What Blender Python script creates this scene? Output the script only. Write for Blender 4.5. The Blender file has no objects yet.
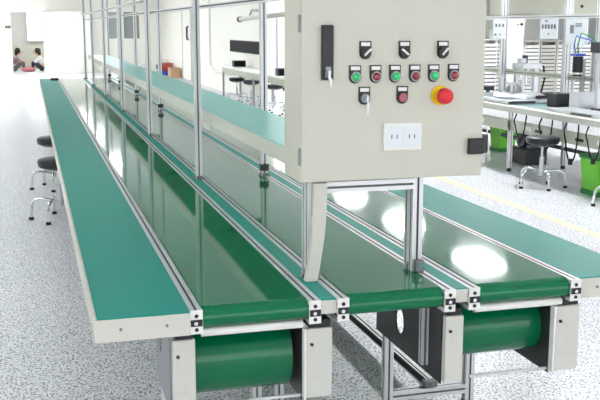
import bpy, bmesh, math, random
from mathutils import Vector, Matrix
random.seed(7)
S = bpy.context.scene
COL = S.collection
R = math.radians
PI = math.pi

# ------------------------------------------------------------------ materials
MATS = {}
def srgb(r, g, b):
    def f(c):
        c /= 255.0
        return c / 12.92 if c <= .04045 else ((c + .055) / 1.055) ** 2.4
    return (f(r), f(g), f(b), 1)

def mat(name, col, rough=.5, metal=0, spec=.5, var=0, vscale=8, bump=0, bscale=60, coat=0, emit=0, trans=0):
    m = bpy.data.materials.new(name); m.use_nodes = True
    nt = m.node_tree; b = nt.nodes['Principled BSDF']
    b.inputs['Base Color'].default_value = col
    b.inputs['Roughness'].default_value = rough
    b.inputs['Metallic'].default_value = metal
    b.inputs['Specular IOR Level'].default_value = spec
    b.inputs['Coat Weight'].default_value = coat
    b.inputs['Coat Roughness'].default_value = .08
    b.inputs['Transmission Weight'].default_value = trans
    if emit:
        b.inputs['Emission Color'].default_value = col
        b.inputs['Emission Strength'].default_value = emit
    if var or bump:
        tc = nt.nodes.new('ShaderNodeTexCoord')
    if var:
        n = nt.nodes.new('ShaderNodeTexNoise'); n.inputs['Scale'].default_value = vscale; n.inputs['Detail'].default_value = 5
        nt.links.new(tc.outputs['Object'], n.inputs['Vector'])
        mx = nt.nodes.new('ShaderNodeMix'); mx.data_type = 'RGBA'
        mx.inputs['A'].default_value = [c * (1 - var) for c in col[:3]] + [1]
        mx.inputs['B'].default_value = [min(1, c * (1 + var)) for c in col[:3]] + [1]
        nt.links.new(n.outputs['Fac'], mx.inputs['Factor']); nt.links.new(mx.outputs['Result'], b.inputs['Base Color'])
    if bump:
        n2 = nt.nodes.new('ShaderNodeTexNoise'); n2.inputs['Scale'].default_value = bscale
        nt.links.new(tc.outputs['Object'], n2.inputs['Vector'])
        bp = nt.nodes.new('ShaderNodeBump'); bp.inputs['Strength'].default_value = bump; bp.inputs['Distance'].default_value = .01
        nt.links.new(n2.outputs['Fac'], bp.inputs['Height']); nt.links.new(bp.outputs['Normal'], b.inputs['Normal'])
    MATS[name] = m
    return m

alu = mat('anodised_aluminium', srgb(216, 217, 219), .38, .5, .5)
alu_d = mat('dull_aluminium', srgb(150, 154, 158), .45, .7)
slot = mat('slot_shade', srgb(112, 114, 118), .6, .2)  # darker than the aluminium: shade inside the slots put into the colour
chrome = mat('chrome', srgb(225, 228, 232), .12, 1)
teal = mat('teal_mat', srgb(0, 146, 130), .45, 0, .3, var=.06, vscale=5)
teal_edge = mat('dark_mat_edge', srgb(20, 70, 66), .6)
beltm = mat('green_belt', srgb(5, 110, 70), .06, 0, .38, var=.12, vscale=3)
beige = mat('beige_steel', srgb(208, 207, 198), .45, 0, .4, var=.02, vscale=4)
beige_panel = mat('cabinet_grey_beige', srgb(208, 206, 193), .5, 0, .4, var=.015, vscale=30)
galv = mat('pale_cover_steel', srgb(206, 205, 198), .45, .1, .5, var=.07, vscale=40)
white = mat('white_paint', srgb(238, 238, 234), .5)
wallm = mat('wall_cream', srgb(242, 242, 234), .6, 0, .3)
ceilm = mat('ceiling_white', srgb(234, 238, 238), .8)
black = mat('black_plastic', srgb(24, 25, 28), .4)
rubber = mat('black_rubber', srgb(16, 16, 18), .7)
vinyl = mat('black_vinyl', srgb(30, 32, 38), .35)
darkst = mat('dark_steel', srgb(58, 60, 62), .45, .5)
midgrey = mat('grey_steel', srgb(120, 122, 126), .45, .4)
silver = mat('silver_sheet', srgb(200, 203, 208), .32, .7, var=.06, vscale=10)
greenb = mat('green_lens', srgb(0, 200, 110), .2, 0, .6, coat=.5)
redb = mat('dark_red_lens', srgb(140, 14, 34), .2, 0, .6, coat=.5)
redm = mat('red_mushroom', srgb(226, 36, 44), .35)
yellow = mat('yellow_plastic', srgb(240, 200, 30), .4)
lime = mat('lime_plastic', srgb(110, 205, 50), .45)
limed = mat('dark_green_plastic', srgb(30, 130, 55), .45)
blue = mat('blue_plastic', srgb(50, 80, 180), .4)
redp = mat('red_plastic', srgb(170, 70, 60), .5)
tan = mat('cardboard', srgb(200, 165, 130), .7)
skin = mat('skin', srgb(214, 170, 145), .6)
hair = mat('hair', srgb(28, 24, 24), .5)
clothw = mat('white_shirt', srgb(225, 228, 232), .8)
clothm = mat('mauve_shirt', srgb(150, 130, 138), .8)
clothd = mat('dark_trousers', srgb(44, 50, 62), .8)
pink = mat('pink_cloth', srgb(196, 120, 125), .8)
glassg = mat('grey_glass', srgb(150, 158, 155), .08, 0, .6)
winl = mat('daylight_window', (1, 1, 1, 1), .5, emit=1.6)
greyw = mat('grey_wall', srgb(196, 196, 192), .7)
screen = mat('dark_screen', srgb(12, 15, 24), .6, 0, .1)
lampm = mat('led_panel', (1, 1, 1, 1), .5, emit=25)
paper = mat('paper', srgb(232, 236, 242), .7)
palegreen = mat('pale_green_grey', srgb(188, 191, 176), .6)

def floor_mat():
    m = bpy.data.materials.new('speckled_floor'); m.use_nodes = True
    nt = m.node_tree; b = nt.nodes['Principled BSDF']; L = nt.links
    tc = nt.nodes.new('ShaderNodeTexCoord')
    def nz(sc, det, lo, hi):
        n = nt.nodes.new('ShaderNodeTexNoise'); n.inputs['Scale'].default_value = sc; n.inputs['Detail'].default_value = det
        r = nt.nodes.new('ShaderNodeMapRange'); r.inputs['From Min'].default_value = lo; r.inputs['From Max'].default_value = hi
        L.new(tc.outputs['Object'], n.inputs['Vector']); L.new(n.outputs['Fac'], r.inputs['Value']); return r.outputs['Result']
    def mix(f, a, c):
        x = nt.nodes.new('ShaderNodeMix'); x.data_type = 'RGBA'; L.new(f, x.inputs['Factor'])
        for k, v in (('A', a), ('B', c)):
            if isinstance(v, tuple): x.inputs[k].default_value = v
            else: L.new(v, x.inputs[k])
        return x.outputs['Result']
    c1 = mix(nz(88, 1, .53, .60), srgb(234, 235, 239), srgb(96, 100, 120))
    c2 = mix(nz(130, 2, .60, .66), c1, srgb(252, 252, 252))
    L.new(c2, b.inputs['Base Color'])
    b.inputs['Roughness'].default_value = .3; b.inputs['Specular IOR Level'].default_value = .5
    return m
floorm = floor_mat()

# ------------------------------------------------------------------ mesh helpers
def smooth_path(P, n=6):
    P = [Vector(p) for p in P]; out = []
    for i in range(len(P) - 1):
        a, b, c, d = P[max(i - 1, 0)], P[i], P[i + 1], P[min(i + 2, len(P) - 1)]
        for k in range(n):
            t = k / n
            out.append(.5 * ((2 * b) + (c - a) * t + (2 * a - 5 * b + 4 * c - d) * t * t + (3 * b - a - 3 * c + d) * t ** 3))
    return out + [P[-1]]
class MB:
    def __init__(s): s.bm = bmesh.new(); s.slots = False
    def box(s, x0, x1, y0, y1, z0, z1, bev=0):
        r = bmesh.ops.create_cube(s.bm, size=1)
        vs = r['verts']
        for v in vs:
            v.co = Vector(((x0 + x1) / 2 + v.co.x * (x1 - x0), (y0 + y1) / 2 + v.co.y * (y1 - y0), (z0 + z1) / 2 + v.co.z * (z1 - z0)))
        if bev:
            es = list({e for v in vs for e in v.link_edges})
            bmesh.ops.bevel(s.bm, geom=es, offset=bev, segments=2, affect='EDGES', profile=.5)
        return s
    def cyl(s, a, b, r, r2=None, n=20):
        a = Vector(a); b = Vector(b); d = b - a
        q = d.to_track_quat('Z', 'Y').to_matrix().to_4x4()
        bmesh.ops.create_cone(s.bm, cap_ends=True, segments=n, radius1=r, radius2=r if r2 is None else r2, depth=d.length,
                              matrix=Matrix.Translation((a + b) / 2) @ q)
        return s
    def sph(s, c, r, sc=(1, 1, 1), n=16):
        bmesh.ops.create_uvsphere(s.bm, u_segments=n, v_segments=n // 2 + 2, radius=r, matrix=Matrix.Translation(c) @ Matrix.Diagonal((*sc, 1)))
        return s
    def tube(s, pts, r, n=10):
        pts = [Vector(p) for p in pts]
        rings = []
        up = Vector((.13, .31, .94)).normalized()
        for i, p in enumerate(pts):
            t = (pts[min(i + 1, len(pts) - 1)] - pts[max(i - 1, 0)]).normalized()
            u = t.cross(up)
            if u.length < .05: u = t.cross(Vector((1, 0, 0)))
            u.normalize(); w = t.cross(u)
            rings.append([s.bm.verts.new(p + (u * math.cos(2 * PI * k / n) + w * math.sin(2 * PI * k / n)) * r) for k in range(n)])
        for a, b in zip(rings, rings[1:]):
            for k in range(n): s.bm.faces.new((a[k], a[(k + 1) % n], b[(k + 1) % n], b[k]))
        s.bm.faces.new(rings[0]); s.bm.faces.new(rings[-1][::-1])
        return s
    def lathe(s, prof, c=(0, 0, 0), n=28):
        c = Vector(c); rings = []
        for r, z in prof:
            if r < 1e-5: rings.append([s.bm.verts.new(c + Vector((0, 0, z)))])
            else: rings.append([s.bm.verts.new(c + Vector((r * math.cos(2 * PI * k / n), r * math.sin(2 * PI * k / n), z))) for k in range(n)])
        for a, b in zip(rings, rings[1:]):
            for k in range(n):
                k2 = (k + 1) % n
                q = [a[k] if len(a) > 1 else a[0]]
                if len(a) > 1: q.append(a[k2])
                if len(b) > 1: q += [b[k2], b[k]]
                else: q.append(b[0])
                if len(q) > 2: s.bm.faces.new(q)
        return s
    def prism(s, poly, axis, t0, t1):
        # poly of 2D points, extruded along axis
        def P(u, v, t):
            return {'x': (t, u, v), 'y': (u, t, v), 'z': (u, v, t)}[axis]
        A = [s.bm.verts.new(P(u, v, t0)) for u, v in poly]; B = [s.bm.verts.new(P(u, v, t1)) for u, v in poly]
        n = len(poly)
        for k in range(n): s.bm.faces.new((A[k], A[(k + 1) % n], B[(k + 1) % n], B[k]))
        s.bm.faces.new(A[::-1]); s.bm.faces.new(B)
        return s
    def profile(s, axis, u0, u1, v0, v1, t0, t1, cell=.04):
        # slotted extrusion: T-slot mouth in every 40 mm of each side
        g, d = .0042, .009
        def side(p, q, nrm):
            L = math.hypot(q[0] - p[0], q[1] - p[1]); k = max(1, round(L / cell)); e = ((q[0] - p[0]) / L, (q[1] - p[1]) / L); out = [p]
            for i in range(k):
                c = L * (i + .5) / k
                for off, dep in ((-g, 0), (-g, d), (g, d), (g, 0)):
                    out.append((p[0] + e[0] * (c + off) - nrm[0] * dep, p[1] + e[1] * (c + off) - nrm[1] * dep))
            return out
        poly = side((u0, v0), (u1, v0), (0, -1)) + side((u1, v0), (u1, v1), (1, 0)) + side((u1, v1), (u0, v1), (0, 1)) + side((u0, v1), (u0, v0), (-1, 0))
        n0 = len(s.bm.faces)
        s.prism(poly, axis, t0, t1); s.bm.faces.ensure_lookup_table()
        k = 0
        for p, q in (((u0, v0), (u1, v0)), ((u1, v0), (u1, v1)), ((u1, v1), (u0, v1)), ((u0, v1), (u0, v0))):
            L = math.hypot(q[0] - p[0], q[1] - p[1]); c = max(1, round(L / cell))
            for i in range(c):
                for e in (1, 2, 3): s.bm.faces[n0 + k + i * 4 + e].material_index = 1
            k += 1 + 4 * c
        s.slots = True
        return s
    def build(s, name, m, parent=None, smooth=False):
        me = bpy.data.meshes.new(name)
        bmesh.ops.recalc_face_normals(s.bm, faces=s.bm.faces)
        if smooth:
            for f in s.bm.faces: f.smooth = f.calc_area() < .2
        off = Vector((0, 0, 0)); p = parent
        while p is not None:
            off += p.location; p = p.parent
        if parent is None:      # put the origin at the base
            xs = [v.co for v in s.bm.verts]
            off = Vector(((min(v.x for v in xs) + max(v.x for v in xs)) / 2, (min(v.y for v in xs) + max(v.y for v in xs)) / 2, min(v.z for v in xs)))
        bmesh.ops.translate(s.bm, verts=s.bm.verts, vec=-off)
        s.bm.to_mesh(me); s.bm.free()
        if smooth:
            try: me.set_sharp_from_angle(angle=R(40))
            except Exception: pass
            for p in me.polygons: p.use_smooth = p.area < .2
        for mm in (m if isinstance(m, (list, tuple)) else [m]): me.materials.append(mm)
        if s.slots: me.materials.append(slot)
        o = bpy.data.objects.new(name, me); COL.objects.link(o)
        if parent: o.parent = parent
        else: o.location = off
        return o

def tag(o, label=None, cat=None, group=None, kind=None):
    if label: o['label'] = label
    if cat: o['category'] = cat
    if group: o['group'] = group
    if kind: o['kind'] = kind
    return o
def thing(name, label, cat, loc=(0, 0, 0), group=None):
    o = bpy.data.objects.new(name, None); COL.objects.link(o); o.location = loc; o.empty_display_size = .1
    return tag(o, label, cat, group)
def copy_tree(o, parent=None):
    c = o.copy(); COL.objects.link(c)
    if parent is not None: c.parent = parent
    for ch in list(o.children): copy_tree(ch, c)
    return c
def struct(name, mb, m):
    return tag(mb.build(name, m), kind='structure')
B = lambda *a, **k: MB().box(*a, **k)

# ------------------------------------------------------------------ the room
CZ = 3.0
struct('floor', B(-4, 22, -7, 40, -.1, 0), floorm)
struct('ceiling', B(-4, 22, -7, 40, CZ, CZ + .1), ceilm)
struct('wall_left', B(-4.1, -4, -7, 40, 0, CZ), wallm)
struct('wall_right', B(22, 22.1, -7, 40, 0, CZ), wallm)
# far wall with a doorway and two glazed openings
W = MB()
W.box(-4, -.55, 35.5, 35.7, 0, CZ); W.box(-.55, .55, 35.5, 35.7, 2.15, CZ); W.box(.55, 2.85, 35.5, 35.7, 0, CZ)
W.box(2.85, 3.97, 35.5, 35.7, 0, 1.22); W.box(2.85, 3.97, 35.5, 35.7, 2.17, CZ); W.box(3.18, 3.40, 35.5, 35.7, 1.22, 2.17); W.box(3.97, 4.8, 35.5, 35.7, 0, CZ)
struct('wall_far', W, wallm)
w1 = struct('window_1', B(2.85, 3.18, 35.58, 35.6, 1.22, 2.17), glassg)
w2 = struct('window_2', B(3.40, 3.97, 35.58, 35.6, 1.22, 2.17), glassg)
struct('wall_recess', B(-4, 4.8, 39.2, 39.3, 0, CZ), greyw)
w3 = struct('window_3', B(0.02, .95, 39.15, 39.2, 1.12, 2.25), winl)
MB().box(-.02, .02, 39.1, 39.2, 1.08, 2.29).box(.95, .99, 39.1, 39.2, 1.08, 2.29).box(-.02, .99, 39.1, 39.2, 1.08, 1.12).box(-.02, .99, 39.1, 39.2, 2.25, 2.29).build('window_frame', white, w3)
struct('trim_1', B(-4, 4.8, 39.12, 39.2, .0, .95), palegreen)
struct('wall_side', B(4.8, 4.95, 19.4, 39.3, 0, CZ), wallm)
struct('wall_back_right', B(4.95, 22, 25.0, 25.15, 0, CZ), white)
d = struct('door_1', B(4.765, 4.8, 28.9, 30.5, 0.02, 2.15), white)
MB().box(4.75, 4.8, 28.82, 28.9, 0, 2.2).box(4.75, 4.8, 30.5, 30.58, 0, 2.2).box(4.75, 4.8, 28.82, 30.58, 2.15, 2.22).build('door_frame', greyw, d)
MB().tube([(4.76, 29.3, 1.25), (4.71, 29.3, 1.27), (4.71, 29.3, 1.62), (4.76, 29.3, 1.66)], .03, 8).build('door_handle', darkst, d)
struct('trim_2', B(4.27, 4.37, -3, 18.5, 0, .002), mat('yellow_floor_tape', srgb(238, 230, 180), .6))

# ------------------------------------------------------------------ ceiling lights
proto = thing('ceiling_light', 'square recessed LED ceiling panel', 'ceiling light', (0, 0, CZ - .05), 'recessed LED ceiling panels')
B(-.22, .22, -.4, .4, CZ - .045, CZ - .03).build('diffuser', lampm, proto)
MB().box(-.28, -.22, -.46, .46, CZ - .05, CZ).box(.22, .28, -.46, .46, CZ - .05, CZ).box(-.22, .22, -.46, -.4, CZ - .05, CZ).box(-.22, .22, .4, .46, CZ - .05, CZ).build('frame', white, proto)
proto['label'] = 'recessed rectangular LED ceiling panel with white frame'
first = True
for x in (-2.2, 1.7, 5.65, 9.6, 13.6):
    for k in range(15):  # last lamps lie beyond the far wall, added to brighten the doorway
        y = .55 + 2.65 * k
        if x > 4 and y > 24.5: continue
        if x > 9 and k % 3 != 1: continue
        if x < 0 and k % 2 and y < 20: continue
        if x == 1.7 and (y < 20 or k % 2): continue  # unseen far row of lamps, added to brighten the far wall
        o = proto if first else copy_tree(proto); first = False
        o.location = (x, y, CZ - .05)

# ------------------------------------------------------------------ conveyors
YF = 2.91; YE = 17.2
def end_cap(parent, x, z=.75, y=YF):
    c = B(x - .021, x + .021, y - .004, y, z - .079, z + .002, bev=.0015).build('end_plate', white, parent)
    MB().cyl((x, y - .006, z - .018), (x, y - .003, z - .018), .0065).cyl((x, y - .006, z - .064), (x, y - .003, z - .064), .0065).box(x - .019, x + .019, y - .008, y - .003, z - .052, z - .03).build('slot_hole', black, c)
    MB().cyl((x - .003, y - .014, z - .041), (x - .003, y - .006, z - .041), .007, n=6).build('bolt', chrome, c)

def conveyor(x0, x1, label, legs, covers, drum=True, dr=.13):
    t = thing('belt_conveyor', label, 'conveyor', ((x0 + x1) / 2, YF, 0))
    for xa in (x0, x1 - .04):
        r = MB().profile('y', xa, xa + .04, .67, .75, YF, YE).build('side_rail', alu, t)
        end_cap(r, xa + .02)
    b0, b1 = x0 + .042, x1 - .042
    # belt loop with rounded nose (slightly above the rails at the nose)
    top, bot, rr = .753, .681, .036
    cz = (top + bot) / 2; poly = []
    for k in range(13):
        a = PI / 2 + PI * k / 12
        poly.append((YF + .038 + rr * math.cos(a), cz + rr * math.sin(a)))
    for k in range(13):
        a = -PI / 2 + PI * k / 12
        poly.append((YE - .038 + rr * math.cos(a), cz + rr * math.sin(a)))
    MB().prism(poly, 'x', b0, b1).build('belt', beltm, t, smooth=True)
    if drum:
        # return loop of belt round the drive drum
        p2 = []
        for k in range(25):
            a = PI / 2 + PI * k / 24
            p2.append((3.13 + dr * math.cos(a), .650 - dr + dr * math.sin(a)))
        for k in range(25):
            a = -PI / 2 + PI * k / 24
            p2.append((3.22 + .06 * math.cos(a), .58 + .07 * math.sin(a)))
        MB().prism(p2, 'x', b0 - .016, b1 - .03).build('return_belt', beltm, t, smooth=True)
        MB().cyl((b0, 2.955, .661), (b1 - .01, 2.955, .661), .015).build('guard_roller', white, t, smooth=True)
        MB().cyl((b0, 2.975, .398), (b1, 2.975, .398), .006).build('tie_rod', alu, t)
    for (c0, c1, inner) in covers:
        h = B(c0, c1, 2.935, 2.962, .398, .645, bev=.004).build('drive_cover', galv, t)
        MB().cyl((c0 + .018, 2.929, .59), (c0 + .018, 2.936, .59), .006, n=10).build('bolt', darkst, h)
        B(c0 + .012, c1 - .004, 2.945, 3.02, .6455, .6695).build('rail_clamp', black, t)
        if inner:
            xs = c0 - .0045
            MB().box(xs - .004, xs + .004, 2.932, 2.962, .394, .645, bev=.002).build('cover_edge_plate', white, t)
    for (lx, ly) in legs:
        l = MB().profile('z', lx - .02, lx + .02, ly, ly + .04, .012, .67).build('leg', alu, t)
        MB().cyl((lx, ly + .02, 0), (lx, ly + .02, .012), .028).build('levelling_foot', darkst, l)
    return t
ys_far = [6.1, 8.5, 10.9, 13.3, 15.7]
A = conveyor(.459, .899, 'left green belt conveyor beside the left teal work table, free of the control cabinet',
             [(.48, 3.7), (.862, 3.7)] + [(x, y) for x in (.48, .87) for y in ys_far], [(.402, .478, 0), (.857, .949, -1)])
Bc = conveyor(.958, 1.389, 'middle green belt conveyor running under the grey control cabinet',
              [(.98, 3.78), (.98, 6.14), (1.368, 6.14), (.98, 8.54), (1.368, 8.54), (.98, 10.94), (1.368, 10.94), (.98, 15.7), (1.368, 15.7)], [], drum=False)
Cc = conveyor(1.442, 1.884, 'right green belt conveyor next to the right teal work table',
              [(1.428, 3.62), (1.812, 3.62)] + [(x, y) for x in (1.463, 1.864) for y in ys_far], [(1.368, 1.438, 0), (1.806, 1.904, -1)], dr=.11)
# side plates of the drive boxes
def drive_plate(parent, x, y1=3.62, hole=True, m=None):
    # plate in the YZ plane with a round window
    bm = MB()
    cy, cz, r = (3.36, .50, .052) if hole else (3.2, .55, .03)
    N = 24
    outer = []
    rect = [(2.966, .385), (y1, .385), (y1, .665), (2.966, .665)]
    # ring of quads between circle and rectangle outline
    def onrect(a):
        dx, dz = math.cos(a), math.sin(a); ts = []
        if dx > 1e-6: ts.append((y1 - cy) / dx)
        if dx < -1e-6: ts.append((2.966 - cy) / dx)
        if dz > 1e-6: ts.append((.665 - cz) / dz)
        if dz < -1e-6: ts.append((.385 - cz) / dz)
        t = min(ts); return (cy + dx * t, cz + dz * t)
    angs = sorted([2 * PI * k / N for k in range(N)] + [math.atan2(q[1] - cz, q[0] - cy) % (2 * PI) for q in rect])
    V = {}
    for s_, xx in ((0, x), (1, x + .005)):
        V[s_] = [(bm.bm.verts.new((xx, cy + r * .8 * math.cos(a), cz + r * math.sin(a))), bm.bm.verts.new((xx, *onrect(a)))) for a in angs]
    n = len(angs)
    for k in range(n):
        j = (k + 1) % n
        for s_ in (0, 1): bm.bm.faces.new((V[s_][k][0], V[s_][j][0], V[s_][j][1], V[s_][k][1]))
        bm.bm.faces.new((V[0][k][0], V[0][j][0], V[1][j][0], V[1][k][0])); bm.bm.faces.new((V[0][k][1], V[0][j][1], V[1][j][1], V[1][k][1]))
    return bm.build('drive_side_plate', m or darkst, parent)
drive_plate(Cc, 1.366); drive_plate(Cc, 1.797, 3.30, False); drive_plate(A, .847, 3.30, False); drive_plate(A, .398, 3.30, False, alu_d)
B(.392, .398, 3.32, 3.36, .55, .66).build('slotted_bracket', black, A)
MB().profile('z', 1.338, 1.364, 3.07, 3.10, .42, .668).build('plate_post', alu, Cc)
# lower frame of the line: cross member and long member between the legs
MB().profile('x', 3.62, 3.66, .05, .09, 1.448, 1.792).build('cross_member', alu, Cc)
MB().profile('y', 1.64, 1.68, .05, .09, 3.66, 15.7).build('long_member', alu, Cc)
MB().tube([(1.62, 3.66, .10), (1.62, 5, .09), (1.62, 8, .09), (1.62, 15.7, .09)], .014).build('air_hose', rubber, Cc, smooth=True)
MB().box(1.60, 1.66, 3.62, 3.67, .091, .118, bev=.006).cyl((1.63, 3.61, .104), (1.63, 3.62, .104), .011).build('joint_bracket', midgrey, Cc)
MB().profile('x', 3.70, 3.74, .035, .075, .50, .842).build('cross_member', alu, A)

# teal strips between the belts
for (x0, x1, lab) in ((.900, .957, 'narrow teal topped strip between the left and the middle belt'), (1.390, 1.441, 'narrow teal topped strip between the middle and the right belt')):
    t = thing('divider_strip', lab, 'divider strip', ((x0 + x1) / 2, YF + .01, .67))
    B(x0, x1, YF + .006, YE, .70, .746).build('strip_body', beige, t)
    B(x0 + .001, x1 - .001, YF + .008, YE, .746, .7505).build('strip_mat', teal, t)

# side work tables
def work_table(x0, x1, y0, label, left):
    t = thing('work_table', label, 'work table', ((x0 + x1) / 2, y0, 0))
    body = MB()
    body.box(x0, x1, y0, y0 + .015, .672, .746, bev=.002)
    if left: body.box(x0 + .0003, x0 + .008, y0 + .0152, YE, .672, .7535)
    else: body.box(x1 - .008, x1 - .0003, y0 + .0152, YE, .672, .7285)
    body.box(x0 + .0085 if left else x0, x1, y0 + .0152, YE - .001, .729, .7462)
    body.build('table_frame', beige, t)
    B(x0 + (.010 if left else .0), x1, y0 + .003, YE, .746, .7505).build('table_mat', teal, t)
    for bx in (x0 + (x1 - x0) * .27, x0 + (x1 - x0) * .75):
        MB().cyl((bx, y0 - .003, .712), (bx, y0 + .001, .712), .005, n=10).build('screw', midgrey, t)
    for y in [3.35, 5.7, 8.1, 10.5, 12.9, 15.3]:
        # triangular bracket and strut to the conveyor
        xi, xo = (x1 - .005, x0 + .06) if left else (x0 + .005, x1 - .06)
        MB().prism([(xi, .728), (xo, .728), (xo, .70), (xi, .50)], 'y', y, y + .006).build('bracket', alu_d, t)
    return t
work_table(.155, .458, 2.897, 'left teal topped work table with two black stools along it', True)
work_table(1.885, 2.175, 2.925, 'right teal topped work table facing the yellow floor line', False)

# upright post rows with top rail
YP = [5.56, 7.92, 10.28, 12.64, 15.0, 17.0]
def foot(parent, x, y, z0=.75):
    MB().prism([(x - .036, z0), (x - .02, z0), (x - .02, z0 + .03)], 'y', y - .010, y + .010).prism([(x + .036, z0), (x + .02, z0), (x + .02, z0 + .03)], 'y', y - .010, y + .010).box(x - .016, x + .016, y - .038, y - .02, z0, z0 + .022, bev=.004).build('foot_bracket', midgrey, parent)
def post_row(X, label, yps, ztop, shorts=()):
    t = thing('post_frame', label, 'aluminium frame', (X, yps[0], .75))
    for y in yps:
        zt = 1.72 if y in shorts else ztop
        p = MB().profile('z', X - .02, X + .02, y - .02, y + .02, .75, zt).build('post', alu, t)
        foot(p, X, y)
    return t
L = post_row(.948, 'row of tall aluminium posts with long top rail between left and middle belt', YP, 2.15)
MB().profile('y', .968, .99, 1.752, 1.774, 3.37, 17.0).build('top_rail', alu, L)
MB().profile('y', .906, .928, 1.84, 1.862, 7.9, 17.0).build('top_rail', alu, L)
Rr = post_row(1.352, 'row of tall aluminium posts behind the raised shelf along the middle belt right rail', YP, 2.15, (7.92,))
for y in YP:
    MB().cyl((1.352, y, .785), (1.352, y, .825), .029).cyl((1.352, y - .034, .82), (1.352, y - .02, .82), .012).build('clamp_knob', darkst, Rr)

# raised shelf
sh = thing('raised_shelf', 'long raised teal shelf with beige apron hung over the middle belt', 'shelf', (1.16, 3.6, 1.09))
MB().box(1.0, 1.33, 3.5, 17.0, 1.140, 1.156).box(1.0005, 1.012, 3.502, 16.998, 1.088, 1.1402).box(1.318, 1.3295, 3.502, 16.998, 1.088, 1.1402).build('shelf_body', beige, sh)
B(1.004, 1.329, 3.503, 16.99, 1.1555, 1.1605).build('shelf_mat', mat('glare_teal_mat', srgb(110, 198, 186), .3, 0, .5), sh)  # paler teal: glare on the shelf top put into the colour
for y in YP:
    MB().prism([(1.332, 1.09), (1.332, 1.02), (1.31, 1.02), (1.08, 1.085), (1.08, 1.09)], 'y', y - .004, y + .004).build('shelf_bracket', darkst, sh)

# ------------------------------------------------------------------ control cabinet on its stand
st = thing('cabinet_stand', 'two legged aluminium stand with cross bar carrying the control cabinet', 'stand', (1.15, 3.2, .75))
for x in (.95, 1.352):
    lg = MB().profile('z', x - .02, x + .02, 3.17, 3.25, .752, 1.108).build('leg', alu, st)
    foot(lg, x, 3.21, .752)
    MB().box(x - .014, x + .022, 3.145, 3.17, .752, .80, bev=.006).build('corner_bracket', midgrey, lg)
    MB().cyl((x + .004, 3.139, .78), (x + .004, 3.147, .78), .008).build('bolt', chrome, lg)
MB().profile('x', 3.17, 3.21, 1.064, 1.104, .97, 1.332).build('cross_bar', alu, st)
# curved cable duct in front of the left leg
duct = MB(); N = 14; prev = None
for i in range(N + 1):
    f = i / N; z = 1.105 - f * .352
    xc = .968 - .012 * f - .022 * f * f + .004 * math.sin(f * PI); w = .0235 - .002 * f
    ring = [duct.bm.verts.new(q) for q in ((xc - w, 3.135, z), (xc + w, 3.135, z), (xc + w, 3.165, z), (xc - w, 3.165, z))]
    if prev:
        for k in range(4): duct.bm.faces.new((prev[k], prev[(k + 1) % 4], ring[(k + 1) % 4], ring[k]))
    else: duct.bm.faces.new(ring)
    prev = ring
duct.bm.faces.new(prev)
duct.build('cable_duct', beige, st)

cab = thing('control_cabinet', 'large grey beige electrical control cabinet with push buttons and emergency stop', 'control cabinet', (1.244, 3.25, 1.108))
CT = 1.90; CF = 3.15
B(.897, 1.593, CF + .012, 3.37, 1.109, CT, bev=.004).build('cabinet_body', beige_panel, cab)
door = B(.900, 1.593, CF, CF + .013, 1.109, CT, bev=.003).build('cabinet_door', beige_panel, cab)
MB().cyl((.896, CF + .012, 1.63), (.896, CF + .012, 1.69), .005).build('hinge', alu_d, cab)
MB().cyl((.896, CF + .012, 1.17), (.896, CF + .012, 1.23), .005).build('hinge', alu_d, cab)
F = CF
hd = B(.970, 1.013, F - .012, F, 1.468, 1.655, bev=.003).build('swing_handle', black, cab)
MB().box(.981, 1.002, F - .02, F - .012, 1.475, 1.515, bev=.003).cyl((.9915, F - .028, 1.497), (.9915, F - .02, 1.497), .009).build('handle_lock', alu_d, hd)
MB().box(.988, .996, F - .032, F - .028, 1.47, 1.50).box(.994, 1.002, F - .031, F - .029, 1.445, 1.475).build('key', silver, hd)
def base_plate(x, z, name, zz=.03):
    p = MB()
    poly = [(x - .021, z + .03), (x - .021, z - .012)] + [(x + .021 * math.cos(a), z - .012 + .021 * math.sin(a)) for a in [PI + PI * k / 10 for k in range(1, 10)]] + [(x + .021, z - .012), (x + .021, z + .03)]
    p.prism(poly, 'y', F - .006, F)
    o = p.build(name, black, cab)
    B(x - .0165, x + .0165, F - .0075, F - .006, z + .013, z + .026).build('legend_label', white, o)
    return o
def button(x, z, m, name='push_button'):
    o = base_plate(x, z, name)
    MB().cyl((x, F - .016, z - .010), (x, F - .006, z - .010), .0185).build('bezel', alu_d, o, smooth=True)
    MB().lathe([(0, 0), (.008, -.0008), (.0125, -.003), (.014, -.006), (.014, -.012)], (0, 0, 0)).build('lens', m, o, smooth=True)
    l = o.children[-1] if o.children[-1].name.startswith('lens') else [c for c in o.children if c.name.startswith('lens')][0]
    me = l.data; off = Vector((x, F - .024, z - .010)) - cab.location
    for v in me.vertices:
        # turn the lens axis from +Z to -Y
        c = v.co + cab.location
        v.co = Vector((c.x, -c.z, c.y)) + off
    return o
for x, m in ((1.094, greenb), (1.170, redb), (1.243, greenb), (1.318, redb), (1.391, greenb), (1.468, redb)):
    o = button(x, 1.487 if x < 1.4 else 1.488, m)
    o['label'] = 'green push button' if m is greenb else 'dark red push button'
for x, a in ((1.131, .8), (1.277, -.9), (1.424, .75)):
    o = base_plate(x, 1.570, 'selector_switch')
    MB().cyl((x, F - .018, 1.560), (x, F - .006, 1.560), .018).build('knob', black, o, smooth=True)
    dx, dz = math.sin(a), math.cos(a)
    k = MB()
    k.prism([(x - dx * .012 + dz * .003, 1.56 - dz * .012 - dx * .003), (x - dx * .012 - dz * .003, 1.56 - dz * .012 + dx * .003), (x + dx * .019 - dz * .003, 1.56 + dz * .019 + dx * .003), (x + dx * .019 + dz * .003, 1.56 + dz * .019 - dx * .003)], 'y', F - .026, F - .017)
    k.build('pointer', white, o)
o = base_plate(1.129, 1.412, 'key_switch')
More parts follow.
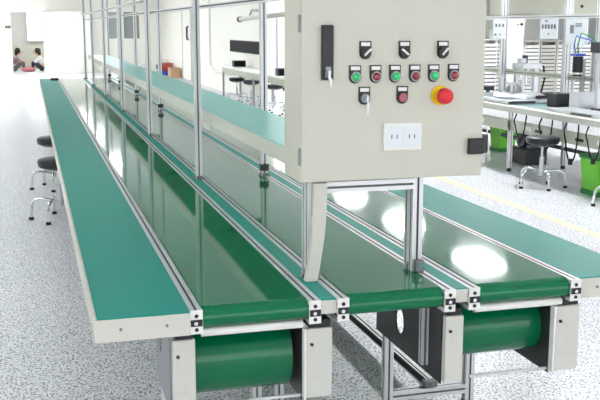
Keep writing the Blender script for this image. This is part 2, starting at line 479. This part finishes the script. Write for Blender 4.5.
MB().cyl((1.129, F - .018, 1.402), (1.129, F - .006, 1.402), .016).build('lock_barrel', alu_d, o, smooth=True)
MB().box(1.126, 1.132, F - .04, F - .018, 1.392, 1.412).box(1.129, 1.136, F - .037, F - .034, 1.35, 1.39).build('key', silver, o)
o = base_plate(1.272, 1.412, 'indicator_lamp'); o['label'] = 'dark red indicator lamp'
MB().cyl((1.272, F - .016, 1.402), (1.272, F - .006, 1.402), .016).build('lens', redb, o, smooth=True)
es = MB().cyl((1.419, F - .006, 1.406), (1.419, F, 1.406), .036, n=32).build('emergency_stop', yellow, cab, smooth=True)
MB().cyl((1.419, F - .03, 1.406), (1.419, F - .006, 1.406), .018).build('stem', yellow, es)
rm = MB(); rm.cyl((1.424, F - .05, 1.405), (1.424, F - .03, 1.405), .026, .030, n=32); rm.cyl((1.424, F - .056, 1.405), (1.424, F - .05, 1.405), .016, .026, n=32)
rm.build('mushroom_head', redm, es, smooth=True)
sp = B(1.203, 1.350, F - .008, F, 1.212, 1.312, bev=.003).build('socket_plate', white, cab)
MB().box(1.213, 1.273, F - .0095, F - .008, 1.225, 1.299).box(1.280, 1.340, F - .0095, F - .008, 1.225, 1.299).build('socket_insert', paper, sp)
k = MB()
for bx in (1.243, 1.31):
    k.box(bx - .012, bx - .008, F - .0105, F - .0095, 1.255, 1.27).box(bx + .008, bx + .012, F - .0105, F - .0095, 1.255, 1.27)
k.build('socket_slot', midgrey, sp)
B(1.533, 1.592, F - .02, F, 1.189, 1.247, bev=.004).build('cable_connector', black, cab)

# ------------------------------------------------------------------ stools
def make_stool(label, rad=.175, zs=.515):
    t = thing('stool', label, 'stool')
    MB().lathe([(0, zs - .085), (.05, zs - .085), (rad * .65, zs - .075), (rad * .95, zs - .05), (rad, zs - .015), (rad * .97, zs + .008), (rad * .85, zs + .018), (0, zs + .02)]).build('seat', vinyl, t, smooth=True)
    MB().cyl((0, 0, .30), (0, 0, zs - .085), .013).build('piston', chrome, t, smooth=True)
    MB().cyl((0, 0, .13), (0, 0, .32), .024).cyl((0, 0, .12), (0, 0, .19), .035).build('column', silver, t, smooth=True)
    for k in range(5):
        a = 2 * PI * k / 5 + .5; c, s = math.cos(a), math.sin(a)
        pts = [(c * r, s * r, z) for r, z in ((.02, .155), (.10, .175), (.17, .185), (.205, .178), (.228, .155), (.24, .12), (.247, .02))]
        lg = MB().tube(pts, .0125, 10).build('leg', chrome, t, smooth=True)
        MB().cyl((c * .247, s * .247, 0), (c * .247, s * .247, .022), .021).build('rubber_foot', rubber, lg)
    return t
stool = make_stool('black round stool with chrome star base, nearest along the left work table')
stool.location = (.20, 8.34, 0)
def st2(x, y, lab, grp=None, rz=0):
    o = copy_tree(stool); o.location = (x, y, 0); o.rotation_euler.z = rz; o['label'] = lab
    if grp: o['group'] = grp
    return o
st2(.21, 10.0, 'black round stool at the left work table, behind the nearest one', rz=.3)
st2(5.08, 8.68, 'black round stool with chrome base under the right workbench, seat in full view', rz=.25)
st2(5.18, 7.42, 'chrome footed stool cut off by the right edge, in front of the green bin', rz=.6)
st2(5.20, 11.4, 'black stool half hidden behind the control cabinet near the far green bin', rz=.6)
for (x, y, lab) in ((4.42, 20.7, 'black stool nearest the cream wall under the far white table'), (4.5, 19.6, 'middle black stool under the far white table, left of the aluminium post'),
                    (4.6, 18.0, 'black stool under the far white table, just right of the aluminium post'), (4.72, 17.2, 'black stool at the near end of the far white table, beside the control cabinet')):
    st2(x, y, lab, rz=x * 3)

# ------------------------------------------------------------------ far white table, wall things
ft = thing('side_table', 'far white table with black stools pushed under it by the cream wall', 'table', (4.5, 19, 0))
B(4.33, 4.79, 15.6, 22.0, .72, .76, bev=.004).build('tabletop', white, ft)
B(4.34, 4.37, 15.7, 21.9, .60, .72).build('apron', palegreen, ft)
for y in (15.7, 18.8, 21.9):
    for x in (4.36, 4.76):
        MB().box(x - .02, x + .02, y - .02, y + .02, 0, .72).build('leg', alu_d, ft)
bd = thing('notice_board', 'dark rectangular board on the cream wall above the far table', 'board', (4.79, 21.6, 1.05))
B(4.77, 4.80, 19.95, 23.1, 1.05, 1.33).build('board_frame', darkst, bd)
MB().box(4.764, 4.771, 20.0, 23.05, 1.065, 1.315).build('board_panel', screen, bd)
tag(MB().tube([(4.77, 25.8, CZ), (4.77, 25.8, .72), (4.77, 25.7, .58), (4.77, 25.3, .50), (4.77, 24.8, .48), (4.77, 22.1, .55)], .045, 10).build('wall_conduit', white, None, smooth=True), 'thick white conduit curving down the cream wall beside the board', 'conduit')
cm = thing('wall_camera', 'beige cylindrical camera on a bracket, left of the aluminium post above the dark board', 'camera', (4.6, 19.6, 1.8))
MB().cyl((4.35, 19.9, 1.80), (4.55, 18.9, 1.85), .05).build('camera_body', beige, cm, smooth=True)
MB().cyl((4.34, 19.98, 1.797), (4.35, 19.9, 1.80), .06).build('lens_hood', black, cm)
MB().tube([(4.46, 19.5, 1.86), (4.5, 19.5, 1.98), (4.8, 19.5, 1.98)], .03).build('bracket', alu_d, cm)
tl = thing('strip_lamp', 'pale tubular fixture on a thin rod, left of the control cabinet top', 'fixture', (4.5, 16.5, 1.85))
MB().cyl((4.45, 18.1, 1.84), (4.5, 16.7, 1.87), .05).build('lamp_body', palegreen, tl, smooth=True)
MB().cyl((4.47, 17.3, .76), (4.47, 17.3, 1.80), .015).build('support_rod', alu_d, tl)
for (x, y, lab) in ((4.55, 21.0, 'small black device on the far white table, left of the aluminium post'), (4.5, 16.9, 'small black device on the far white table next to the cabinet')):
    m_ = thing('desk_device', lab, 'device', (x, y, .76)); B(x - .15, x + .13, y - .1, y + .1, .761, .90, bev=.01).build('housing', black, m_); B(x - .12, x + .1, y - .104, y - .1, .78, .88).build('front_panel', screen, m_)

# crates by the wall
def crate(x0, x1, y0, y1, z0, z1, m, lab, name='storage_crate', cat='crate'):
    t = thing(name, lab, cat, ((x0 + x1) / 2, y0, z0)); w = .02
    b = MB().box(x0, x1, y0, y0 + w, z0, z1).box(x0, x1, y1 - w, y1, z0, z1).box(x0, x0 + w, y0, y1, z0, z1).box(x1 - w, x1, y0, y1, z0, z1).box(x0, x1, y0, y1, z0, z0 + .02)
    b.build('crate_wall', m, t)
    MB().box(x0 - .01, x1 + .01, y0 - .01, y0 + .01, z1 - .03, z1).box(x0 - .01, x1 + .01, y1 - .01, y1 + .01, z1 - .03, z1).build('rim', m, t)
    return t
crate(4.24, 4.74, 32.5, 32.9, 0, .155, blue, 'blue plastic crate, bottom of the stack by the cream wall')
crate(4.26, 4.72, 32.5, 32.9, .157, .29, redp, 'red brown crate in the middle of the stack by the wall')
crate(4.26, 4.72, 32.5, 32.9, .292, .42, mat('red_crate', srgb(190, 90, 80), .5), 'red crate topmost of the stack by the cream wall')
hb = thing('carrier_handle', 'pale looped bag sitting on top of the red crate', 'bag', (4.48, 32.7, .42))
MB().tube([(4.36, 32.7, .42), (4.38, 32.7, .50), (4.46, 32.7, .55), (4.56, 32.7, .52), (4.62, 32.7, .42)], .014).build('loop', tan, hb)
MB().sph((4.48, 32.7, .45), .07, (1.2, .8, .6)).build('pouch', clothw, hb)
cb = thing('cardboard_box', 'tan cardboard box right of the crate stack by the cream wall', 'box', (4.6, 31.4, 0))
B(4.40, 4.72, 30.9, 31.4, 0, .30).build('box_body', tan, cb); B(4.38, 4.74, 30.88, 31.42, .30, .32).build('box_lid', mat('cardboard_dark', srgb(180, 140, 110), .7), cb)
rb = thing('parts_bin', 'small red and white bin left of a far post, by the wall', 'bin', (4.2, 35, 0))
B(3.95, 4.15, 34.9, 35.1, 0, .16).build('bin_body', redp, rb); B(3.95, 4.15, 34.88, 35.12, .17, .30).build('bin_top', clothw, rb)
rb = thing('parts_bin', 'black and white bin between two far posts, by the wall', 'bin', (4.4, 34.5, 0))
B(4.40, 4.62, 34.4, 34.6, 0, .15).build('bin_body', clothw, rb); B(4.42, 4.66, 34.38, 34.62, .15, .30).build('bin_top', black, rb)
sg = thing('wall_sign', 'small dark sign on the white wall left of the doorway', 'sign', (-.65, 35.48, 1.58))
B(-.75, -.56, 35.47, 35.5, 1.585, 1.68).build('sign_plate', black, sg); B(-.72, -.59, 35.463, 35.47, 1.625, 1.64).build('sign_marking', white, sg)
lc = thing('locker', 'white locker standing against the far wall right of the doorway', 'locker', (1.4, 35.2, 0))
B(.62, 2.2, 35.0, 35.48, 0, 2.2, bev=.01).build('locker_body', white, lc)
for i in range(3): B(.66 + i * .51, 1.14 + i * .51, 34.98, 35.0, .08, 2.15, bev=.005).build('locker_door', wallm, lc)
tt = thing('hand_tool', 'small black hand tool lying at the far end of the left work table', 'tool', (.40, 16.9, .752))
B(.34, .47, 16.6, 16.7, .752, .79, bev=.008).build('tool_body', black, tt); B(.47, .62 - .17, 16.63, 16.67, .76, .78).build('tool_tip', chrome, tt)

# ------------------------------------------------------------------ people beyond the doorway
def skin_mesh(name, joints, edges, m, parent, root=0, lv=1):
    me = bpy.data.meshes.new(name)
    off = parent.location
    me.from_pydata([Vector(j[0]) - off for j in joints], edges, [])
    o = bpy.data.objects.new(name, me); COL.objects.link(o)
    o.modifiers.new('s', 'SKIN'); sub = o.modifiers.new('u', 'SUBSURF'); sub.levels = lv; sub.render_levels = lv
    if not me.skin_vertices: me.attributes.new
    for i, j in enumerate(joints):
        sv = me.skin_vertices[0].data[i]; r = j[1]; sv.radius = (r, r) if not isinstance(r, tuple) else r
        sv.use_root = (i == root)
    dg = bpy.context.evaluated_depsgraph_get(); dg.update()
    nm = bpy.data.meshes.new_from_object(o.evaluated_get(dg)); o.modifiers.clear(); o.data = nm
    nm.materials.clear(); nm.materials.append(m)
    for f in nm.polygons: f.use_smooth = True
    o.parent = parent
    return o
def sitting_person(x, y, s, shirt, trousers, label, lean=0.15):
    """sits on the floor facing +X (s=1) or -X (s=-1), knees drawn up, arms forward"""
    t = thing('person', label, 'person', (x, y, 0))
    P = lambda a, b, c: (x + s * a, y + b, c)
    J = [(P(0, 0, .13), .13), (P(.02 + lean * .3, 0, .30), .125), (P(lean, 0, .47), .14), (P(lean + .03, 0, .56), .06), (P(lean + .06, 0, .61), .05), (P(lean + .09, 0, .72), (.085, .10)), (P(lean + .09, 0, .80), .06)]
    E = [(0, 1), (1, 2), (2, 3), (3, 4), (4, 5), (5, 6)]
    for sd in (-1, 1):
        b = len(J)
        J += [(P(lean, sd * .17, .50), .06), (P(lean + .17, sd * .2, .33), .045), (P(lean + .27, sd * .1, .36), .035), (P(lean + .32, sd * .08, .37), .03)]
        E += [(2, b), (b, b + 1), (b + 1, b + 2), (b + 2, b + 3)]
        for f in range(5):
            k = len(J); dy = (f - 2) * .018
            if f == 0: J += [(P(lean + .33, sd * .05, .40), .011), (P(lean + .36, sd * .035, .42), .009)]
            else:
                ln = (.08, .09, .085, .07)[f - 1]
                J += [(P(lean + .32 + ln * .55, sd * .08 + dy, .375), .010), (P(lean + .32 + ln, sd * .08 + dy, .355), .008)]
            E += [(b + 3, k), (k, k + 1)]
        b = len(J)
        J += [(P(.10, sd * .11, .12), .085), (P(.42, sd * .16, .36), .065), (P(.40, sd * .17, .06), .045), (P(.47, sd * .18, .04), .035)]
        E += [(0, b), (b, b + 1), (b + 1, b + 2), (b + 2, b + 3)]
    skin_mesh('body', J, E, skin, t)
    T = [(P(0, 0, .22), .145), (P(.02 + lean * .3, 0, .32), .145), (P(lean, 0, .46), .155), (P(lean + .02, 0, .53), .09)]
    TE = [(0, 1), (1, 2), (2, 3)]
    for sd in (-1, 1):
        b = len(T); T += [(P(lean, sd * .17, .50), .075), (P(lean + .17, sd * .2, .33), .06), (P(lean + .24, sd * .13, .35), .048)]
        TE += [(2, b), (b, b + 1), (b + 1, b + 2)]
    skin_mesh('shirt', T, TE, shirt, t)
    T = [(P(0, 0, .14), .145)]; TE = []
    for sd in (-1, 1):
        b = len(T); T += [(P(.10, sd * .11, .12), .10), (P(.42, sd * .16, .36), .078), (P(.40, sd * .17, .09), .058)]
        TE += [(0, b), (b, b + 1), (b + 1, b + 2)]
    skin_mesh('trousers', T, TE, trousers, t)
    for sd in (-1, 1):
        MB().sph(P(.43, sd * .175, .035), .05, (1.9, .9, .7)).build('shoe', clothw if s > 0 else black, t, smooth=True)
    h = P(lean + .065, 0, .755)
    MB().sph(h, .115, (1, .98, 1.05)).sph((h[0] - s * .05, h[1], h[2] - .08), .085, (.8, 1, 1.3)).build('hair', hair, t, smooth=True)
    fx = P(lean + .14, 0, .72)
    MB().sph(fx, .078, (.9, .85, 1.15)).sph((fx[0] + s * .075, fx[1], fx[2] - .005), .016).build('face', skin, t, smooth=True)
    for sd in (-1, 1): MB().sph((fx[0] + s * .066, fx[1] + sd * .03, fx[2] + .018), .010).build('eye', black, t)
    MB().box(min(fx[0] + s * .06, fx[0] + s * .072), max(fx[0] + s * .06, fx[0] + s * .072), fx[1] - .02, fx[1] + .02, fx[2] - .045, fx[2] - .038).build('mouth', redp, t)
    return t
sitting_person(-.60, 37.25, 1, clothm, mat('grey_trousers', srgb(110, 104, 112), .8), 'dark haired person in mauve top sitting on the floor, left in the doorway')
sitting_person(.55, 37.15, -1, clothw, clothd, 'black haired person in white shirt and dark trousers sitting, right in the doorway')
tag(MB().sph((-.03, 36.72, .09), .17, (1.5, .8, .55)).sph((.05, 36.70, .12), .1, (1.2, 1, .7)).build('cloth_bundle', pink, None, smooth=True), 'pink cloth bundle on the floor between the two sitting people', 'cloth bundle')

# ------------------------------------------------------------------ right workbench
wb = thing('workbench', 'long beige workbench on the right with fixtures, posts and socket beam', 'workbench', (5.65, 10, 0))
B(5.27, 6.35, 5.5, 14.5, .685, .75, bev=.004).build('tabletop', beige, wb)
B(5.40, 6.30, 5.6, 14.4, .75, .753).build('bench_mat', mat('grey_teal_mat', srgb(120, 150, 152), .3), wb)
for y in (6.4, 9.77, 13.2):
    for x in (5.295, 6.0):
        l_ = MB().profile('z', x - .02, x + .02, y - .03, y + .03, .04, .685).build('leg', alu, wb)
        MB().cyl((x, y, 0), (x, y, .045), .03, .02).build('levelling_foot', black, l_)
bm_ = MB().box(5.275, 5.305, 5.6, 14.4, .47, .60, bev=.003).build('socket_beam', palegreen, wb)
for y in (7.9, 9.35, 10.5, 12.0):
    B(5.268, 5.275, y - .09, y + .09, .51, .56, bev=.002).build('socket', white, bm_)
for y in (8.3, 9.1, 11.2): B(5.262, 5.275, y - .07, y + .07, .515, .545, bev=.003).build('switch_strip', darkst, bm_)
MB().profile('y', 5.98, 6.02, .22, .26, 5.6, 14.4).build('foot_rail', darkst, wb)
MB().profile('y', 5.93, 5.97, 1.05, 1.11, 5.6, 14.4, cell=.06).build('back_beam', palegreen, wb)
for y in (6.2, 9.03, 9.68, 11.2, 13.4):
    w = .03 if y != 9.68 else .035
    MB().profile('z', 5.88, 5.96, y - w, y + w, .753, 2.2).build('post', alu, wb)
MB().profile('y', 5.84, 5.88, 1.74, 1.78, 5.6, 14.4).build('top_rail', alu, wb)
# hoses and cables under the bench
cabs = [((5.255, 11.0), .70, .34), ((5.255, 9.5), .70, .40), ((5.255, 8.95), .70, .36), ((5.255, 8.45), .70, .30), ((5.255, 8.05), .70, .36)]
for i, ((x, y), z0, z1) in enumerate(cabs):
    c = thing('power_cable', ['black cable and plug hanging beside the control cabinet under the bench', 'black cable hanging above the stool seat from the bench', 'black cable looping down right of the stool, left of the longest', 'longest black cable with plug hanging left of the near green bin', 'black cable with plug hanging above the near green bin'][i], 'cable', (x, y, z1))
    MB().tube(smooth_path([(x + .03, y + .12, z0 - .022), (x - .01, y + .10, z0 - .10), (x - .02, y + .05, (z0 + z1) / 2), (x - .02, y - .0, z1 + .05), (x - .02, y - .06, z1), (x - .02, y - .13, z1 + .06), (x, y - .14, (z0 + z1) / 2 + .06), (x + .03, y - .10, z0 - .022)]), .008, 8).build('lead', rubber, c, smooth=True)
    MB().cyl((x - .02, y - .06, z1 + .03), (x - .02, y - .06, z1 - .03), .022).build('plug', black, c)
# green bins
def bin_(x, y, lab, s=1, rz=0):
    t = thing('waste_bin', lab, 'bin', (x, y, 0))
    p = [(-.13, -.16), (.13, -.16), (.13, .16), (-.13, .16)]
    b = MB(); A_ = [b.bm.verts.new((x + u * .8 * s, y + v * .8 * s, 0)) for u, v in p]; C_ = [b.bm.verts.new((x + u * s, y + v * s, .36 * s)) for u, v in p]
    for k in range(4): b.bm.faces.new((A_[k], A_[(k + 1) % 4], C_[(k + 1) % 4], C_[k]))
    b.bm.faces.new(A_); b.bm.faces.new(C_); b.build('bin_body', lime, t)
    MB().box(x - .145 * s, x + .145 * s, y - .175 * s, y + .175 * s, .36 * s, .40 * s, bev=.01).build('lid', limed, t)
    B(x - .125 * s, x + .125 * s, y - .15 * s, y + .15 * s, 0, .05 * s, bev=.01).build('bin_base', limed, t)
    m_ = MB()
    m_.box(x - .04, x + .03, y - .158 * s, y - .14 * s, .18 * s, .21 * s).box(x - .05, x - .03, y - .16 * s, y - .14 * s, .21 * s, .29 * s).box(x + .01, x + .04, y - .16 * s, y - .14 * s, .22 * s, .30 * s)
    m_.build('recycling_mark', limed, t)
    return t
bin_(5.41, 8.12, 'lime green waste bin with dark lid under the right bench, cut by the picture edge')
bin_(6.1, 11.45, 'darker lime waste bin further back under the bench, beside the control cabinet', 1.0)
tag(B(5.7, 5.98, 10.1, 10.5, 0.0, .20, bev=.01).build('floor_case', black), 'black case on the floor under the right bench behind the stool', 'case')
mt = thing('motor_unit', 'dark round motor lying on the black case under the bench', 'motor', (5.75, 10.2, .2))
MB().cyl((5.72, 10.3, .30), (5.95, 10.3, .30), .10).build('motor_body', darkst, mt, smooth=True); B(5.76, 5.92, 10.2, 10.4, .2, .23).build('motor_base', midgrey, mt)
pp = thing('steel_canister', 'grey metal canister on legs under the bench beside the control cabinet', 'canister', (5.25, 10.35, 0))
MB().cyl((5.32, 10.55, .12), (5.32, 10.55, .34), .085).build('tank', midgrey, pp, smooth=True)
for dx, dy in ((-.05, -.05), (.05, -.05), (0, .06)): MB().cyl((5.32 + dx, 10.55 + dy, 0), (5.32 + dx, 10.55 + dy, .12), .012).build('leg', chrome, pp)
MB().tube([(5.26, 10.5, .34), (5.27, 10.5, .42), (5.37, 10.5, .42), (5.38, 10.5, .34)], .01).build('handle', chrome, pp)

# bench-top machines
T0 = .753
f1 = thing('round_fixture', 'rounded silver assembly fixture with dark slot on the right bench', 'fixture', (5.65, 10.3, T0))
MB().box(5.36, 5.98, 9.95, 10.75, T0, .80, bev=.02).build('base_tray', silver, f1)
B(5.355, 5.70, 9.945, 9.96, .765, .79).build('tray_label', darkst, f1)
MB().lathe([(0, .80), (.30, .80), (.31, .83), (.27, .86), (0, .865)], (5.70, 10.35, 0)).build('round_table', silver, f1, smooth=True)
B(5.76, 5.96, 10.0, 10.05, .81, .845).build('dark_slot', black, f1)
MB().lathe([(.0, .87), (.10, .87), (.085, .93), (.04, .97), (0, .98)], (5.66, 10.4, 0)).build('dome', midgrey, f1, smooth=True)
for (x, y, h) in ((5.52, 10.2, 1.0), (5.60, 10.6, 1.06), (5.84, 10.55, 1.03)):
    MB().cyl((x, y, .86), (x, y, h), .02).box(x - .05, x + .03, y - .02, y + .02, h - .03, h).build('clamp', silver, f1)
f2 = thing('press_head', 'tall grey clamp machine with black top behind the rounded fixture', 'machine', (5.8, 11.0, T0))
MB().box(5.98, 6.28, 10.78, 11.1, T0, .80, bev=.01).build('machine_base', silver, f2)
MB().box(6.0, 6.06, 10.98, 11.04, .80, 1.18).box(6.16, 6.22, 10.8, 10.86, .80, 1.2).build('column', silver, f2)
MB().box(5.98, 6.26, 10.78, 11.06, 1.12, 1.19, bev=.01).box(6.02, 6.1, 10.9, 11.0, 1.19, 1.25, bev=.01).build('head', silver, f2)
MB().cyl((6.10, 10.95, 1.19), (6.10, 10.95, 1.29), .035).build('black_cap', black, f2)
MB().cyl((6.1, 10.9, .92), (6.1, 10.9, 1.12), .025).cyl((6.2, 10.95, .9), (6.2, 10.95, 1.12), .02).build('cylinder', chrome, f2)
MB().tube([(6.2, 10.8, 1.18), (6.28, 10.79, 1.15), (6.3, 10.79, 1.0), (6.26, 10.80, .80)], .012).build('hose', rubber, f2, smooth=True)
f3 = thing('bench_press', 'low black and silver press at the left end of the visible bench', 'machine', (5.6, 11.2, T0))
MB().box(5.42, 5.80, 11.0, 11.5, T0, .82, bev=.01).build('press_base', silver, f3)
MB().box(5.42, 5.72, 11.02, 11.3, .85, .90, bev=.01).build('press_plate', black, f3)
MB().box(5.5, 5.54, 11.1, 11.14, .82, .85).box(5.66, 5.70, 11.1, 11.14, .82, .85).box(5.66, 5.74, 11.35, 11.43, .82, 1.06).build('press_column', midgrey, f3)
f4 = thing('control_box', 'dark grey metal box on the right bench, left of the silver panel', 'box', (5.78, 9.6, T0))
MB().box(5.66, 5.92, 9.42, 9.62, T0, .905, bev=.005).build('box_body', darkst, f4); B(5.72, 5.80, 9.415, 9.42, .775, .80).build('port', black, f4)
f5 = thing('silver_panel_box', 'silver white metal box with a hole, right of the dark grey box', 'box', (5.9, 9.2, T0))
MB().box(5.66, 6.0, 8.96, 9.16, T0 + .0, .95, bev=.005).build('box_body', silver, f5); MB().cyl((5.92, 8.952, .90), (5.92, 8.962, .90), .008).build('hole', black, f5)
f6 = thing('silver_tray', 'low silver tray with dark slot at the front of the right bench', 'machine', (5.6, 8.6, T0))
MB().box(5.36, 5.66, 8.2, 9.1, T0, .79, bev=.006).build('tray_body', silver, f6)
MB().box(5.352, 5.36, 8.25, 8.62, .762, .778).build('slot', black, f6)
f7 = thing('cable_machine', 'black motor with blue collar and cables above the bench, right side', 'machine', (5.8, 9.2, T0))
MB().cyl((5.72, 9.12, 1.16), (5.72, 9.12, 1.33), .055).cyl((5.72, 9.12, 1.12), (5.72, 9.12, 1.14), .05).build('motor', black, f7, smooth=True)
MB().box(5.66, 5.78, 9.06, 9.18, 1.335, 1.36, bev=.005).build('collar', blue, f7)
MB().cyl((5.72, 9.12, 1.14), (5.72, 9.12, 1.16), .058).build('steel_ring', chrome, f7)
MB().box(5.88, 5.92, 9.28, 9.32, T0, 1.30).tube([(5.73, 9.13, 1.27), (5.90, 9.30, 1.27)], .018).build('mast', alu_d, f7)
MB().box(5.82, 5.98, 9.24, 9.38, T0, .78).build('mast_base', darkst, f7)
for i, (dx, hz) in enumerate(((-.03, 1.55), (0, 1.58), (.03, 1.52))):
    MB().tube([(5.72 + dx, 9.12, 1.36), (5.71 + dx * 1.5, 9.12, 1.45), (5.72 + dx * 2, 9.08, hz), (5.80 + dx, 9.0, hz - .04), (5.84, 8.95, 1.45)], .007, 8).build('cable', (blue, limed, paper)[i], f7, smooth=True)
f8 = thing('dark_head_machine', 'machine with dark slab head and grey upright at the picture edge', 'machine', (5.85, 8.7, T0))
MB().box(5.66, 6.05, 8.55, 8.80, 1.38, 1.49, bev=.006).build('slab_head', darkst, f8)
MB().box(5.72, 5.80, 8.72, 8.78, T0, 1.38).build('upright', silver, f8)
MB().box(5.82, 6.05, 8.60, 8.78, 1.05, 1.38).build('side_plate', midgrey, f8)
MB().box(5.70, 6.05, 8.6, 8.80, T0, .80, bev=.006).build('machine_base', darkst, f8)
MB().cyl((5.72, 8.66, 1.49), (5.72, 8.66, 1.54), .03).cyl((5.84, 8.66, 1.49), (5.84, 8.66, 1.56), .025).build('knob', black, f8)

# hanging instruction sheets on the top rail
def sheet(y0, y1, z0, z1, lab, marks):
    t = thing('instruction_sheet', lab, 'sheet', (5.835, (y0 + y1) / 2, z0), 'sheets hung on the bench rail')
    B(5.830, 5.836, y0, y1, z0, z1).build('sheet_board', paper, t)
    m_ = MB()
    for (a, b, h, w) in marks:
        yy = y1 + (y0 - y1) * a; zz = z0 + (z1 - z0) * b
        m_.box(5.827, 5.830, yy - w, yy + w, zz - h, zz + h)
    m_.build('printed_mark', midgrey, t)
sheet(10.98, 11.33, 1.50, 1.735, 'left pale instruction sheet on the rail, showing three dark marks', [(.25, .7, .02, .025), (.5, .7, .02, .02), (.78, .7, .02, .025), (.2, .2, .012, .03), (.55, .2, .008, .02)])
sheet(9.75, 10.14, 1.51, 1.735, 'middle pale instruction sheet on the rail, with a row of five dark marks', [(.16 + .17 * i, .62, .024, .02) for i in range(5)] + [(.35, .9, .008, .03), (.5, .25, .01, .012)])
sheet(9.14, 9.58, 1.45, 1.735, 'right pale instruction sheet on the rail, behind the blue cables', [(.3, .6, .045, .035), (.6, .8, .006, .06), (.6, .72, .006, .06)])

# ------------------------------------------------------------------ far right: racks, lockers
def rack(x0, x1, y, z1, n, lab, m=white):
    t = thing('tray_rack', lab, 'rack', ((x0 + x1) / 2, y, 0), 'tray racks at the back of the hall')
    MB().box(x0, x0 + .025, y, y + .4, 0, z1).box(x1 - .025, x1, y, y + .4, 0, z1).box(x0, x1, y + .38, y + .4, 0, z1).box(x0, x1, y, y + .4, z1 - .02, z1).build('rack_frame', m, t)
    for i in range(n):
        z = z1 - .1 - i * (z1 - .2) / n
        tr = B(x0 + .026, x1 - .026, y - .02, y + .36, z - .065, z).build('tray', m, t)
        B(x0 + .03, x1 - .03, y - .012, y + .3, z - .098, z - .066).build('gap_shade', darkst, tr)  # dark block standing in for the shade between trays
rack(9.98, 10.42, 20, 1.36, 13, 'tray rack nearest the control cabinet, left of the white cupboard')
rack(10.45, 10.68, 20.1, 1.36, 13, 'narrow tray rack directly left of the white cupboard')
rack(11.12, 11.52, 20, 1.32, 13, 'tray rack directly right of the tall white cupboard')
rack(11.55, 11.95, 20.0, 1.32, 13, 'tray rack second to the right of the white cupboard', beige)
rack(11.98, 12.4, 20.0, 1.32, 13, 'tray rack behind the middle bench post')
rack(12.45, 12.9, 20.0, 1.32, 13, 'rightmost tray rack behind the right instruction sheet')
cu = thing('cupboard', 'tall white cupboard with one black dot between the tray racks', 'cupboard', (10.9, 20, 0))
B(10.70, 11.10, 20, 20.5, 0, 1.86, bev=.006).build('cupboard_body', white, cu)
B(10.72, 11.08, 19.98, 20, .05, 1.83, bev=.004).build('cupboard_door', wallm, cu)
MB().cyl((11.0, 19.96, 1.70), (11.0, 19.98, 1.70), .03).build('black_knob', black, cu); B(10.88, 10.94, 19.97, 19.98, 1.68, 1.70).build('small_label', midgrey, cu)
ho = thing('fume_hood', 'long beige overhead hood above the back racks', 'hood', (12, 21, 1.9))
B(11.0, 14.5, 21.0, 21.6, 1.93, 2.30, bev=.01).build('hood_body', palegreen, ho)
MB().cyl((13.2, 20.99, 2.14), (13.2, 21.0, 2.14), .04).build('hood_vent', black, ho)
for x in (11.1, 14.4): MB().cyl((x, 21.3, 2.30), (x, 21.3, CZ), .02).build('hanger', alu_d, ho)
fc = thing('wall_locker', 'white locker bank at the back, left of the racks', 'locker', (9, 22, 0))
B(9.6, 10.6, 22.4, 22.9, 0, 2.4, bev=.01).build('locker_body', white, fc)
for i in range(4): B(9.63, 10.57, 22.38, 22.4, .05 + i * .59, .6 + i * .59, bev=.005).build('locker_door', beige, fc)
hc = thing('wall_locker', 'pale cream locker bank at the back behind the middle instruction sheet', 'locker', (12.4, 22.5, 0))
B(11.4, 13.0, 22.4, 22.9, 0, 1.88, bev=.01).build('locker_body', palegreen, hc)
B(11.42, 12.98, 22.38, 22.4, .05, 1.84, bev=.005).build('locker_door', wallm, hc)

# ------------------------------------------------------------------ light, world, camera
w = bpy.data.worlds.new('world'); S.world = w; w.use_nodes = True
bg = w.node_tree.nodes['Background']; bg.inputs['Color'].default_value = (.99, .99, 1, 1); bg.inputs['Strength'].default_value = 1.15

cam = bpy.data.cameras.new('camera'); co = bpy.data.objects.new('camera', cam); COL.objects.link(co)
cam.sensor_width = 36; cam.lens = 945 / 600 * 36; cam.clip_end = 200
co.location = (0, 0, 1.65); co.rotation_euler = (R(90 - 10.4035), 0, R(-15.862))
S.camera = co
S.view_settings.view_transform = 'Standard'; S.view_settings.look = 'None'; S.view_settings.gamma = 1
S.view_settings.use_curve_mapping = False
S.view_settings.exposure = 1.25
